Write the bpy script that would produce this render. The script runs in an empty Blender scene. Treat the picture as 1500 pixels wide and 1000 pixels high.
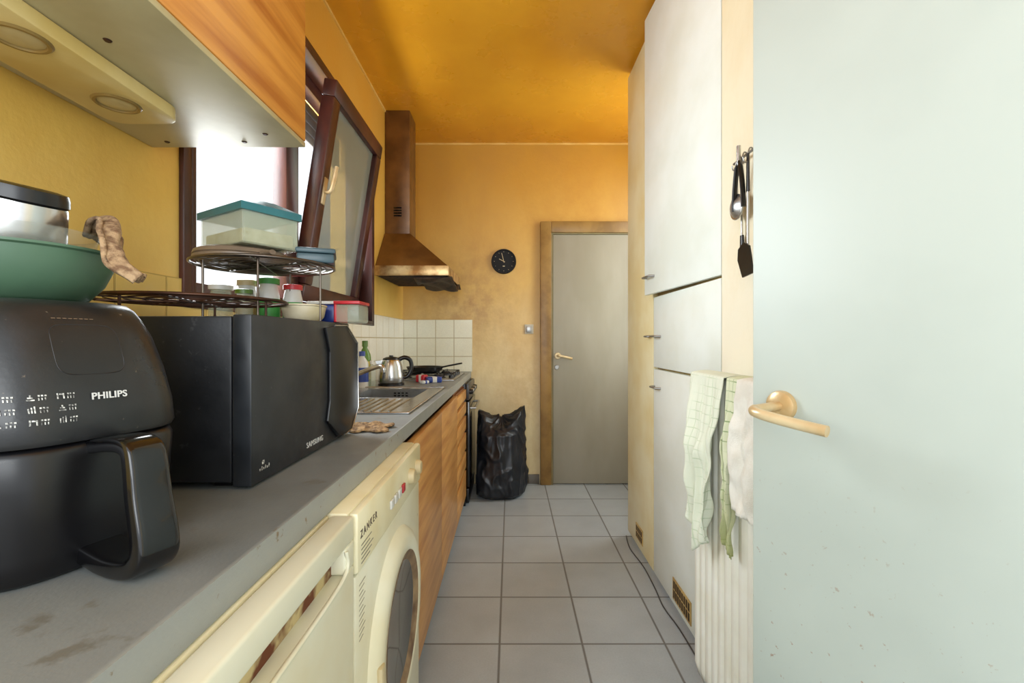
import bpy, bmesh, math, random
from mathutils import Vector, Matrix, noise as mnoise
random.seed(4)
SC=bpy.context.scene
COL=SC.collection
OBJS=[]
PAR={}
# ---------------------------------------------------------------- colours / materials
def lin(c):
    o=[]
    for v in c[:3]:
        v=v/255.0
        o.append(v/12.92 if v<=0.04045 else ((v+0.055)/1.055)**2.4)
    return (o[0],o[1],o[2],1.0)
def newmat(name):
    m=bpy.data.materials.new(name); m.use_nodes=True
    nt=m.node_tree; b=nt.nodes["Principled BSDF"]
    return m,nt,b
def pos(nt,stretch=(1,1,1)):
    g=nt.nodes.new("ShaderNodeNewGeometry")
    mp=nt.nodes.new("ShaderNodeMapping"); mp.inputs["Scale"].default_value=stretch
    nt.links.new(g.outputs["Position"],mp.inputs["Vector"])
    return mp.outputs[0]
def sep(nt):
    g=nt.nodes.new("ShaderNodeNewGeometry"); s=nt.nodes.new("ShaderNodeSeparateXYZ")
    nt.links.new(g.outputs["Position"],s.inputs[0]); return g,s
def noise(nt,vec,scale,detail=4,rough=.55,dist=0):
    n=nt.nodes.new("ShaderNodeTexNoise"); n.inputs["Scale"].default_value=scale
    n.inputs["Detail"].default_value=detail; n.inputs["Roughness"].default_value=rough
    n.inputs["Distortion"].default_value=dist
    nt.links.new(vec,n.inputs["Vector"]); return n.outputs["Fac"]
def mrange(nt,v,a,b,c=0.0,d=1.0):
    n=nt.nodes.new("ShaderNodeMapRange"); n.inputs[1].default_value=a; n.inputs[2].default_value=b
    n.inputs[3].default_value=c; n.inputs[4].default_value=d; n.clamp=True
    nt.links.new(v,n.inputs[0]); return n.outputs[0]
def mix(nt,f,a,b):
    n=nt.nodes.new("ShaderNodeMix"); n.data_type='RGBA'
    for sock,val in ((n.inputs["Factor"],f),(n.inputs[6],a),(n.inputs[7],b)):
        if isinstance(val,bpy.types.NodeSocket): nt.links.new(val,sock)
        else: sock.default_value=val
    return n.outputs[2]
def math_(nt,op,a,b=None):
    n=nt.nodes.new("ShaderNodeMath"); n.operation=op
    for i,v in enumerate((a,b)):
        if v is None: continue
        if isinstance(v,bpy.types.NodeSocket): nt.links.new(v,n.inputs[i])
        else: n.inputs[i].default_value=v
    return n.outputs[0]
def bump(nt,b,h,strength,dist=.01):
    n=nt.nodes.new("ShaderNodeBump"); n.inputs["Strength"].default_value=strength
    n.inputs["Distance"].default_value=dist
    nt.links.new(h,n.inputs["Height"]); nt.links.new(n.outputs[0],b.inputs["Normal"])
def M(name,c1,c2=None,rough=.5,metal=0,scale=8,lo=.4,hi=.62,bmp=0,bscale=80,stretch=(1,1,1),spots=None,spotscale=30,spotlo=.68,coat=0,rvar=0,spec=.5,detail=4,extra=None):
    m,nt,b=newmat(name)
    if c2 is None: c2=[v*.88 for v in c1]
    p=pos(nt,stretch)
    f=mrange(nt,noise(nt,p,scale,detail),lo,hi)
    col=mix(nt,f,lin(c1),lin(c2))
    if spots:
        f2=mrange(nt,noise(nt,pos(nt),spotscale,6,.6),spotlo,spotlo+.05)
        col=mix(nt,f2,col,lin(spots))
    if extra: col=extra(nt,col)
    nt.links.new(col,b.inputs["Base Color"])
    b.inputs["Roughness"].default_value=rough; b.inputs["Metallic"].default_value=metal
    b.inputs["Coat Weight"].default_value=coat
    b.inputs["Specular IOR Level"].default_value=spec
    if rvar:
        nt.links.new(mrange(nt,noise(nt,pos(nt),scale*1.7,5),.35,.65,rough-rvar,rough+rvar),b.inputs["Roughness"])
    if bmp: bump(nt,b,noise(nt,pos(nt),bscale,3),bmp,.003)
    return m
def glassy(name,col,alpha=.35,rough=.1):
    m,nt,b=newmat(name)
    b.inputs["Roughness"].default_value=rough
    b.inputs["Alpha"].default_value=alpha
    nt.links.new(mix(nt,noise(nt,pos(nt),6),lin(col),lin([c*.92 for c in col])),b.inputs["Base Color"])
    return m
def tilemat(name,ax,size,off,c1,c2,grout,gw,rough,bmp=.3,stain=None):
    m,nt,b=newmat(name)
    g,s=sep(nt)
    ds=[];ids=[]
    for k in (0,1):
        v=math_(nt,'DIVIDE',math_(nt,'SUBTRACT',s.outputs[ax[k]],off[k]),size)
        fr=math_(nt,'FRACT',v); ids.append(math_(nt,'FLOOR',v))
        ds.append(math_(nt,'MINIMUM',fr,math_(nt,'SUBTRACT',1.0,fr)))
    d=math_(nt,'MINIMUM',ds[0],ds[1])
    isl=mrange(nt,d,gw/size*.5,gw/size*.5+.012)
    cmb=nt.nodes.new("ShaderNodeCombineXYZ"); nt.links.new(ids[0],cmb.inputs[0]); nt.links.new(ids[1],cmb.inputs[1])
    wn=nt.nodes.new("ShaderNodeTexWhiteNoise"); nt.links.new(cmb.outputs[0],wn.inputs["Vector"])
    p=pos(nt)
    f=math_(nt,'ADD',math_(nt,'MULTIPLY',wn.outputs["Value"],.35),math_(nt,'MULTIPLY',mrange(nt,noise(nt,p,5,6),.3,.7),.65))
    col=mix(nt,f,lin(c1),lin(c2))
    sp=mrange(nt,noise(nt,p,160,4),.35,.65)
    col=mix(nt,math_(nt,'MULTIPLY',sp,.15),col,lin([v*.72 for v in c1]))
    if stain:
        sc,a0,a1=stain
        fy=mrange(nt,s.outputs[1],a0,a1,1,0)
        col=mix(nt,fy,col,lin(sc))
        grc=mix(nt,fy,lin(grout),lin([v*.84 for v in sc]))
    else: grc=lin(grout)
    col=mix(nt,isl,grc,col)
    nt.links.new(col,b.inputs["Base Color"])
    nt.links.new(mrange(nt,isl,0,1,.9,rough),b.inputs["Roughness"])
    bump(nt,b,isl,bmp,.003)
    return m
def stainwall(name,ctop,cmid,cbot,h0,h1,h2,rough,blot=None,bmp=.25,soot=()):
    m,nt,b=newmat(name)
    g,s=sep(nt)
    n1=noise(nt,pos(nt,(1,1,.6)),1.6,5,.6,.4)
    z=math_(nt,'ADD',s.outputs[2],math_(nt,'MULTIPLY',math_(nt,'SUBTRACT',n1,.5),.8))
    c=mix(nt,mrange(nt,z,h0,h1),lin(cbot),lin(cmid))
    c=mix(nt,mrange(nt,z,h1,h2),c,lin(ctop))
    f=mrange(nt,noise(nt,pos(nt,(1,1,.55)),3.5,9,.66,.3),.42,.72,0,.5)
    c=mix(nt,f,c,lin(blot or [v*.8 for v in cmid]))
    for (px,py,pz,rad,colr,st) in soot:
        vd=nt.nodes.new("ShaderNodeVectorMath"); vd.operation='DISTANCE'; nt.links.new(g.outputs["Position"],vd.inputs[0]); vd.inputs[1].default_value=(px,py,pz)
        ff=mrange(nt,vd.outputs["Value"],0,rad,st,0)
        ff=math_(nt,'MULTIPLY',ff,mrange(nt,noise(nt,pos(nt),9,8,.7),.38,.62,.25,1))
        c=mix(nt,ff,c,lin(colr))
    nt.links.new(c,b.inputs["Base Color"]); b.inputs["Roughness"].default_value=rough
    bump(nt,b,noise(nt,pos(nt),45,4),bmp,.004)
    return m
# ---------------------------------------------------------------- mesh helpers
def fin_mesh(me,smooth=True,ang=35):
    if smooth:
        me.polygons.foreach_set("use_smooth",[True]*len(me.polygons))
        try: me.set_sharp_from_angle(angle=math.radians(ang))
        except Exception: pass
    me.update()
def obj(name,me,mat,parent=None,label=None):
    o=bpy.data.objects.new(name,me)
    if mat: me.materials.append(mat)
    COL.objects.link(o); OBJS.append(o)
    if parent is not None: PAR[o]=parent
    if label: o["label"]=label
    return o
def thing(name,label,category,group=None):
    e=bpy.data.objects.new(name,None); e.empty_display_size=.05
    COL.objects.link(e); OBJS.append(e)
    e["label"]=label; e["category"]=category
    if group: e["group"]=group
    return e
def top(o,label,category,group=None):
    o["label"]=label; o["category"]=category
    if group: o["group"]=group
    return o
def struct(o,label,category):
    o["kind"]="structure"; o["label"]=label; o["category"]=category; return o
def bm_box(bm,x,y,z,bev=0,seg=2):
    vs=[bm.verts.new((x[i],y[j],z[k])) for i in (0,1) for j in (0,1) for k in (0,1)]
    for q in ((0,1,3,2),(4,6,7,5),(0,4,5,1),(2,3,7,6),(0,2,6,4),(1,5,7,3)):
        bm.faces.new([vs[i] for i in q])
    if bev>0: bmesh.ops.bevel(bm,geom=list(bm.edges),offset=bev,segments=seg,profile=.5,affect='EDGES')
def boxes(name,lst,mat,parent=None,bev=0,seg=2,label=None,T=None):
    me=bpy.data.meshes.new(name); bm=bmesh.new()
    for (x,y,z) in lst:
        b2=bmesh.new(); bm_box(b2,x,y,z,bev,seg)
        bmesh.ops.recalc_face_normals(b2,faces=b2.faces)
        tm=bpy.data.meshes.new("t"); b2.to_mesh(tm); b2.free()
        bm.from_mesh(tm); bpy.data.meshes.remove(tm)
    bm.to_mesh(me); bm.free()
    if T is not None: me.transform(T)
    fin_mesh(me)
    return obj(name,me,mat,parent,label)
def box(name,x,y,z,mat,parent=None,bev=0,seg=2,label=None,T=None):
    return boxes(name,[(x,y,z)],mat,parent,bev,seg,label,T)
def each(name,lst,mat,parent=None,bev=0,seg=2,label=None):
    for q in lst: boxes(name,[q],mat,parent,bev,seg,label)
def from_pyd(name,v,f,mat,parent=None,label=None,smooth=True,ang=35,T=None):
    me=bpy.data.meshes.new(name); me.from_pydata([tuple(a) for a in v],[],f)
    bm=bmesh.new(); bm.from_mesh(me); bmesh.ops.recalc_face_normals(bm,faces=bm.faces); bm.to_mesh(me); bm.free()
    if T is not None: me.transform(T)
    fin_mesh(me,smooth,ang)
    return obj(name,me,mat,parent,label)
def axisM(o,axis):
    q=Vector((0,0,1)).rotation_difference(Vector(axis).normalized())
    return Matrix.Translation(o)@q.to_matrix().to_4x4()
def lathe(name,prof,o,mat,parent=None,axis=(0,0,1),seg=40,label=None,ang=35,sx=1,sy=1,closed=False):
    v=[];f=[];n=len(prof)
    for i in range(seg):
        a=2*math.pi*i/seg
        for r,h in prof: v.append((max(r,1e-5)*math.cos(a)*sx,max(r,1e-5)*math.sin(a)*sy,h))
    for i in range(seg):
        j=(i+1)%seg
        for k in range(n-1 if not closed else n):
            k2=(k+1)%n
            f.append((i*n+k,j*n+k,j*n+k2,i*n+k2))
    me_o=from_pyd(name,v,f,mat,parent,label,True,ang)
    bm=bmesh.new(); bm.from_mesh(me_o.data); bmesh.ops.remove_doubles(bm,verts=bm.verts,dist=4e-5)
    bmesh.ops.recalc_face_normals(bm,faces=bm.faces); bm.to_mesh(me_o.data); bm.free()
    me_o.data.transform(axisM(o,axis)); fin_mesh(me_o.data,True,ang)
    return me_o
def sweep_vf(pts,r,seg=8,closed=False,flat=1.0,up=None,sq=1.0):
    P=[Vector(p) for p in pts]; n=len(P)
    R=r if isinstance(r,(list,tuple)) else [r]*n
    v=[];f=[];prev=None
    for i in range(n):
        if closed: t=(P[(i+1)%n]-P[i-1]).normalized()
        else: t=(P[min(i+1,n-1)]-P[max(i-1,0)]).normalized()
        if prev is None:
            u=Vector(up) if up else (Vector((0,0,1)) if abs(t.z)<.9 else Vector((1,0,0)))
        else: u=prev
        u=(u-t*u.dot(t)).normalized(); prev=u; w=t.cross(u)
        for k in range(seg):
            a=2*math.pi*k/seg
            c,s=math.cos(a),math.sin(a)
            c=math.copysign(abs(c)**sq,c); s=math.copysign(abs(s)**sq,s)
            v.append(P[i]+u*c*R[i]*flat+w*s*R[i])
    m=n if closed else n-1
    for i in range(m):
        j=(i+1)%n
        for k in range(seg):
            k2=(k+1)%seg
            f.append((i*seg+k,i*seg+k2,j*seg+k2,j*seg+k))
    if not closed:
        f.append(tuple(range(seg))); f.append(tuple(range((n-1)*seg,n*seg))[::-1])
    return v,f
def sweep(name,pts,r,mat,parent=None,seg=10,closed=False,flat=1.0,label=None,up=None,sq=1.0,ang=60):
    v,f=sweep_vf(pts,r,seg,closed,flat,up,sq)
    return from_pyd(name,v,f,mat,parent,label,True,ang)
def multi(name,lst,mat,parent=None,label=None,ang=60):
    V=[];F=[]
    for v,f in lst:
        o=len(V); V+=list(v); F+=[tuple(i+o for i in q) for q in f]
    return from_pyd(name,V,F,mat,parent,label,True,ang)
def smoothpts(pts,n=6,closed=False):
    P=[Vector(p) for p in pts]; out=[]; m=len(P)
    rng=range(m) if closed else range(m-1)
    for i in rng:
        p0=P[i-1] if (closed or i>0) else P[i]; p1=P[i]; p2=P[(i+1)%m]
        p3=P[(i+2)%m] if (closed or i+2<m) else P[(i+1)%m]
        for k in range(n):
            t=k/n
            out.append(.5*((2*p1)+(p2-p0)*t+(2*p0-5*p1+4*p2-p3)*t*t+(3*p1-p0-3*p2+p3)*t**3))
    if not closed: out.append(P[-1])
    return out
def surf(name,fn,nu,nv,mat,parent=None,thick=.003,label=None):
    v=[];f=[]
    for i in range(nu+1):
        for j in range(nv+1): v.append(fn(i/nu,j/nv))
    for i in range(nu):
        for j in range(nv):
            a=i*(nv+1)+j; f.append((a,a+1,a+nv+2,a+nv+1))
    o=from_pyd(name,v,f,mat,parent,label,True,80)
    if thick:
        s=o.modifiers.new("Solidify",'SOLIDIFY'); s.thickness=thick; s.offset=0
    return o
def prism(name,poly,fn,mat,parent=None,label=None,bev=0):
    n=len(poly); v=[fn(a,b,0) for a,b in poly]+[fn(a,b,1) for a,b in poly]
    f=[tuple(range(n)),tuple(range(n,2*n))[::-1]]+[(i,(i+1)%n,n+(i+1)%n,n+i) for i in range(n)]
    o=from_pyd(name,v,f,mat,parent,label,True,30)
    if bev:
        bm=bmesh.new(); bm.from_mesh(o.data)
        bmesh.ops.bevel(bm,geom=list(bm.edges),offset=bev,segments=2,profile=.5,affect='EDGES')
        bm.to_mesh(o.data); bm.free(); fin_mesh(o.data)
    return o
def text(name,s,size,o,xd,yd,mat,parent,ext=.0004,align='LEFT',label=None,spacing=1.0,bold=0):
    cu=bpy.data.curves.new("t",'FONT'); cu.body=s; cu.size=size; cu.extrude=ext; cu.align_x=align
    cu.space_character=spacing; cu.offset=bold
    to=bpy.data.objects.new("t",cu); COL.objects.link(to)
    bpy.context.view_layer.update()
    dg=bpy.context.evaluated_depsgraph_get()
    me=bpy.data.meshes.new_from_object(to.evaluated_get(dg))
    bpy.data.objects.remove(to)
    X=Vector(xd).normalized(); Y=Vector(yd).normalized(); Z=X.cross(Y)
    T=Matrix(((X.x,Y.x,Z.x,o[0]),(X.y,Y.y,Z.y,o[1]),(X.z,Y.z,Z.z,o[2]),(0,0,0,1)))
    me.transform(T); me.materials.clear()
    return obj(name,me,mat,parent,label)
def superring(a,b,e,n):
    out=[]
    for i in range(n):
        t=2*math.pi*i/n; c=math.cos(t); s=math.sin(t)
        out.append((a*math.copysign(abs(c)**(2/e),c),b*math.copysign(abs(s)**(2/e),s)))
    return out
def loft(name,rings,mat,parent=None,label=None,cap=True,ang=50):
    n=len(rings[0]); v=[p for r in rings for p in r]; f=[]
    for i in range(len(rings)-1):
        for k in range(n):
            k2=(k+1)%n; f.append((i*n+k,i*n+k2,(i+1)*n+k2,(i+1)*n+k))
    if cap: f.append(tuple(range(n))[::-1]); f.append(tuple(range((len(rings)-1)*n,len(rings)*n)))
    return from_pyd(name,v,f,mat,parent,label,True,ang)

# ---------------------------------------------------------------- materials
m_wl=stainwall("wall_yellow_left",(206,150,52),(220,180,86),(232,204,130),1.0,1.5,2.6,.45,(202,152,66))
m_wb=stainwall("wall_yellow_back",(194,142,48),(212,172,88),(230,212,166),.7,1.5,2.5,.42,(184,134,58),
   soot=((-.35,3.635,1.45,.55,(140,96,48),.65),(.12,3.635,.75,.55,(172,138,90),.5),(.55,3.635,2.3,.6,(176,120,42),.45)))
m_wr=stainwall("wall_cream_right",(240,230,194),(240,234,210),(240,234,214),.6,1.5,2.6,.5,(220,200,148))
m_ceil=M("ceiling_stained",(216,154,36),(194,128,26),rough=.28,scale=1.3,lo=.32,hi=.72,bmp=.12,bscale=30,rvar=.08,detail=6)
m_floor=tilemat("floor_tile_gray",(0,1),.3125,(-.042,1.72-.3125*6),(182,191,197),(164,172,178),(116,116,114),.004,.34,.3)
m_splL=tilemat("wall_tile_left",(1,2),.147,(3.627,1.308),(240,236,220),(230,224,204),(184,170,134),.004,.18,.3,stain=((226,192,108),1.2,2.6))
m_splB=tilemat("wall_tile_back",(0,2),.147,(-.305,1.308),(238,236,216),(230,224,200),(184,170,134),.004,.18,.3)
m_woodv=M("honey_wood_low",(220,164,92),(182,120,58),rough=.4,scale=26,lo=.35,hi=.68,stretch=(1,.09,1),bmp=.04,coat=.15,detail=6)
m_woodu=M("orange_wood_upper",(222,154,70),(180,106,38),rough=.35,scale=24,lo=.38,hi=.66,stretch=(1,.07,1),bmp=.05,coat=.2,detail=6)
m_woodedge=M("dark_wood_edge",(130,76,34),(95,54,24),rough=.5)
m_red=M("mahogany",(78,38,30),(50,24,20),rough=.35,scale=12,stretch=(1,.5,.3),bmp=.1)
m_hood=M("brown_metal",(120,82,40),(92,60,28),rough=.32,metal=.25,scale=5,bmp=.05,bscale=40)
m_hoodrim=M("greasy_steel",(206,176,124),(150,108,60),rough=.3,metal=.5,scale=12)
m_filter=M("greasy_filter",(70,50,34),(34,24,18),rough=.6,scale=40,bmp=.4)
m_cream=M("cream_enamel",(234,226,190),(222,208,162),rough=.35,scale=5,bmp=.03,spots=(160,110,60),spotscale=26,spotlo=.70)
m_creamd=M("cream_enamel_door",(228,226,202),(220,212,178),rough=.35,scale=4,spots=(150,100,55),spotscale=18,spotlo=.72)
m_rust=M("rusty_slot",(200,180,130),(104,52,22),rough=.7,scale=12,lo=.42,hi=.52)
def lipx(nt,col):
    g,s=sep(nt)
    chips=mrange(nt,noise(nt,pos(nt),38,6,.65),.62,.68)
    lc=mix(nt,chips,lin((148,151,147)),lin((118,98,70)))
    edge=mrange(nt,s.outputs[0],-.3215,-.3165)
    return mix(nt,edge,col,lc)
m_top=M("worktop_gray",(130,134,133),(112,115,113),rough=.4,scale=3,bmp=.1,bscale=200,spots=(112,111,104),spotscale=9,spotlo=.6,rvar=.08,extra=lipx)
m_steel=M("stainless",(200,200,198),(180,180,178),rough=.24,metal=.95,scale=20)
m_steeld=M("stainless_dull",(170,170,168),(150,150,148),rough=.35,metal=.9,scale=20)
m_chrome=M("chrome_wire",(120,112,104),(90,80,72),rough=.3,metal=.9)
m_rackd=M("bronze_wire",(86,58,44),(56,38,30),rough=.4,metal=.7)
m_black=M("black_matte",(22,24,28),(16,18,21),rough=.5,scale=10,bmp=.08,bscale=120,spots=(46,46,48),spotscale=60,spotlo=.64,rvar=.1)
m_blackp=M("black_paint_face",(38,41,45),(27,30,34),rough=.42,scale=9,bmp=.15,bscale=14,rvar=.1,spots=(66,66,64),spotscale=90,spotlo=.68)
m_gloss=M("black_gloss",(12,12,14),(9,9,11),rough=.14,scale=6,coat=.3)
m_glosss=M("black_satin",(16,16,19),(12,12,14),rough=.3,scale=6,spots=(40,38,36),spotscale=90,spotlo=.70)
m_fry=M("fryer_gray",(34,35,36),(26,27,28),rough=.34,scale=12,bmp=.06,bscale=160,spots=(104,92,78),spotscale=85,spotlo=.675,rvar=.07)
m_white=M("white_print",(215,215,208),(96,96,94),rough=.6,scale=260,lo=.42,hi=.6)
m_whiteb=M("white_print_clean",(218,218,214),(205,205,200),rough=.6)
def doorgrime(nt,col):
    g,s=sep(nt)
    low=mrange(nt,s.outputs[2],1.0,.3,.0,1)
    sp=mrange(nt,noise(nt,pos(nt),85,5,.6),.66,.69)
    return mix(nt,math_(nt,'MULTIPLY',sp,low),col,lin((140,86,44)))
m_door2=M("pale_green_paint",(184,195,188),(175,186,179),rough=.44,scale=2,bmp=.10,bscale=22,extra=doorgrime)
m_door1=M("warm_gray_door",(156,150,134),(144,138,120),rough=.5,scale=3,stretch=(1,1,.3))
m_frame1=M("ochre_frame",(146,112,58),(120,88,42),rough=.4,scale=6)
m_cab=M("white_cabinet",(234,241,235),(225,231,221),rough=.4,scale=3,bmp=.02,detail=7)
m_cabe=M("cabinet_edge",(170,146,92),(130,108,66),rough=.5,scale=10)
m_cabside=M("cabinet_yellowed",(232,224,186),(222,206,154),rough=.45,scale=3)
m_rad=M("radiator_paint",(240,240,230),(230,228,212),rough=.35,scale=5)
m_base=M("baseboard_gray",(112,106,98),(90,86,80),rough=.5)
m_bag=M("black_polythene",(30,34,42),(21,24,30),rough=.34,scale=10,bmp=.25,bscale=30)
m_teal=M("teal_plastic",(46,110,118),(36,96,104),rough=.35)
m_tealg=M("slate_plastic",(70,94,102),(54,78,86),rough=.35)
m_green=M("sage_plastic",(80,110,86),(70,98,76),rough=.42,scale=5)
m_clear=glassy("clear_plastic",(190,192,180),.2,.12)
m_clear2=glassy("clear_plastic_box",(205,214,190),.36,.15)
m_beige=M("beige_plastic",(206,190,150),(186,166,120),rough=.4)
m_ventf=M("brass_vent",(196,168,104),(170,140,80),rough=.45)
m_ventd=M("vent_dark",(60,44,28),(44,32,20),rough=.8)
m_taupe=M("taupe_lid",(130,112,94),(108,92,76),rough=.35)
m_bronze=M("cream_brass",(220,202,162),(190,160,112),rough=.28,metal=.25,scale=9)
m_sash=glassy("dirty_glass",(132,136,122),.78,.12)
m_pane=glassy("clear_pane",(230,235,235),.12,.05)
m_cloth=M("brown_cloth",(166,134,92),(100,74,48),rough=.9,scale=90,bmp=.5,bscale=160)
m_mitt=M("mottled_terry_cloth",(170,142,108),(112,84,60),rough=.95,scale=90,bmp=.6,bscale=260)
m_blue=M("blue_plastic",(44,70,150),(36,58,130),rough=.35)
m_redp=M("red_plastic",(200,42,52),(180,34,44),rough=.35)
m_olive=M("green_bottle_plastic",(94,130,40),(70,104,28),rough=.3)
m_whitep=M("white_plastic",(220,220,216),(204,202,194),rough=.35)
m_glab=M("green_label",(70,150,70),(60,134,60),rough=.5)
m_sw=M("switch_gray",(196,190,176),(180,172,156),rough=.45)
m_shut=M("shutter_slats",(90,84,86),(70,64,68),rough=.6)
m_metalcab=M("cabinet_underside_enamel",(200,188,146),(176,162,120),rough=.46,metal=.1,scale=4,bmp=.04,spots=(150,110,50),spotscale=24,spotlo=.72)
m_strip=M("yellowed_cream_plastic",(226,204,142),(212,184,112),rough=.35,scale=5)
m_lampg=M("lamp_glass_frosted",(190,172,126),(170,150,100),rough=.15)
m_lampr=M("lamp_ring",(150,124,70),(130,104,56),rough=.4,metal=.3)
m_cable=M("cable_gray",(70,70,72),(56,56,58),rough=.5)
def checkmat(name,base,line,strength,tint=None):
    m,nt,b=newmat(name)
    g,s=sep(nt)
    def ln(sock,sz,w):
        return math_(nt,'LESS_THAN',math_(nt,'FRACT',math_(nt,'DIVIDE',sock,sz)),w)
    a=ln(s.outputs[1],.022,.12); c=ln(s.outputs[2],.026,.12)
    f=math_(nt,'MULTIPLY',math_(nt,'MAXIMUM',a,c),mrange(nt,noise(nt,pos(nt),9),.4,.62,.0,strength))
    col=mix(nt,f,lin(base),lin(line))
    if tint:
        low=mrange(nt,s.outputs[2],.60,.80,1,0)
        col=mix(nt,math_(nt,'MULTIPLY',low,.75),col,lin(tint))
    nt.links.new(col,b.inputs["Base Color"]); b.inputs["Roughness"].default_value=.95
    bump(nt,b,noise(nt,pos(nt),300,2),.3,.002)
    return m
m_towel=checkmat("faded_check_cotton",(222,228,210),(140,170,118),.4)
m_towelg=checkmat("green_check_cotton",(214,220,190),(110,146,84),.8,(150,156,84))
m_towelw=M("white_terry",(236,236,228),(224,222,212),rough=.95,scale=20,bmp=.5,bscale=260)

# ---------------------------------------------------------------- key dimensions
H=1.15; XL=-.861; YB=3.635; ZC=2.715; XR=.69
# ---------------------------------------------------------------- room shell
struct(box("floor",(-1.15,1.4),(-1.6,YB+.1),(-.1,0),m_floor),"gray square ceramic tile floor with dark grout","floor")
struct(box("ceiling",(-1.15,1.4),(-.4,YB+.1),(ZC,ZC+.1),m_ceil),"glossy nicotine-stained orange yellow ceiling","ceiling")
wy0,wy1,wz0,wz1=1.21,2.80,1.25,2.375
struct(boxes("wall_left",[((-1.11,XL),(-.4,wy0),(0,ZC)),((-1.11,XL),(wy1,YB+.1),(0,ZC)),((-1.11,XL),(wy0,wy1),(0,wz0)),((-1.11,XL),(wy0,wy1),(wz1,ZC))],m_wl),"stained yellow painted wall with a window opening","wall")
struct(box("wall_back",(XL,1.25),(YB,YB+.1),(0,ZC),m_wb),"grease-stained orange yellow end wall","wall")
struct(boxes("wall_right",[((XR,1.25),(.95,1.487),(0,ZC)),((1.25,1.35),(1.487,YB+.1),(0,ZC)),((1.0,1.1),(-.4,.95),(0,ZC)),((.845,1.0),(.06,.18),(0,ZC))],m_wr),"cream painted wall behind the radiator","wall")
m_corn=M("cornice",(226,186,104),(214,168,80),rough=.5)
struct(box("trim_1",(XL,1.25),(YB-.008,YB),(ZC-.012,ZC),m_corn),"thin painted ceiling edge trim","trim")
struct(box("trim_2",(XL,XL+.008),(1.3,YB-.008),(ZC-.012,ZC),m_corn),"thin painted ceiling edge trim","trim")
struct(boxes("trim_3",[((XL,XL+.008),(.1,wy0-.012),(.893,1.308)),((XL,XL+.008),(wy0-.012,wy1+.012),(.893,wz0-.016)),((XL,XL+.008),(wy1+.012,YB-.008),(.893,1.308))],m_splL),"yellowed cream ceramic wall tile backsplash","tiles")
struct(box("trim_4",(XL+.008,-.305),(YB-.008,YB),(.893,1.308),m_splB,bev=.0015,seg=1),"cream ceramic wall tile backsplash behind the hob","tiles")
struct(box("baseboard_back",(-.28,.228),(YB-.012,YB),(0,.075),m_base,bev=.002),"dark gray skirting tile along the end wall","baseboard")

# ---------------------------------------------------------------- window
win=thing("window_1","dark mahogany framed window with tilted-in sash","window"); win["kind"]="structure"
fx=(-.99,-.93)
boxes("frame",[(fx,(wy0,wy1),(wz0,wz0+.07)),(fx,(wy0,wy1),(wz1-.07,wz1)),(fx,(wy0,wy0+.075),(wz0+.07,wz1-.07)),(fx,(wy1-.075,wy1),(wz0+.07,wz1-.07)),(fx,(1.89,2.0),(wz0+.07,wz1-.07))],m_red,win,bev=.004)
boxes("reveal_lining",[((-.93,XL+.014),(wy0,wy1),(wz0,wz0+.012)),((-.93,XL+.014),(wy0,wy1),(wz1-.016,wz1)),((-.93,XL+.014),(wy1-.018,wy1),(wz0+.012,wz1-.016)),((-.93,XL+.014),(wy0,wy0+.018),(wz0+.012,wz1-.016)),
   ((XL,XL+.014),(wy1,wy1+.03),(wz0-.015,wz1+.03)),((XL,XL+.014),(wy0-.03,wy0),(wz0-.015,wz1+.03)),((XL,XL+.014),(wy0,wy1),(wz1,wz1+.03)),((XL,XL+.014),(wy0,wy1),(wz0-.015,wz0))],m_red,win,bev=.002)
box("glass_pane",(-.966,-.960),(wy0+.07,1.895),(wz0+.065,wz1-.065),m_pane,win)
boxes("shutter",[((-1.06,-1.045),(wy0+.02,wy1-.02),(2.17+i*.05,2.17+i*.05+.046)) for i in range(4)],m_shut,win,bev=.004)
th=math.radians(9); xb,zb=-.945,1.325; sy0,sy1,sh=2.0,2.715,.985
ST=Matrix.Translation((xb,0,zb))@Matrix.Rotation(th,4,'Y')
sash=boxes("sash",[((-.03,.03),(sy0,sy1),(0,.075)),((-.03,.03),(sy0,sy1),(sh-.075,sh)),((-.03,.03),(sy0,sy0+.075),(.075,sh-.075)),((-.03,.03),(sy1-.075,sy1),(.075,sh-.075))],m_red,win,bev=.006,T=ST,label="mahogany sash tilted into the room")
box("glass_pane",(-.006,.002),(sy0+.07,sy1-.07),(.07,sh-.07),m_sash,sash,T=ST,label="dirty hazed window glass")
sweep("handle",[ST@Vector(p) for p in smoothpts([(.03,sy0+.04,.5),(.055,sy0+.04,.5),(.065,sy0+.042,.53),(.066,sy0+.05,.62)],4)],.009,m_bronze,sash,label="cream metal lever handle")
box("handle_plate",(.029,.036),(sy0+.022,sy0+.058),(.44,.56),m_bronze,sash,bev=.003,T=ST)
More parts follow.
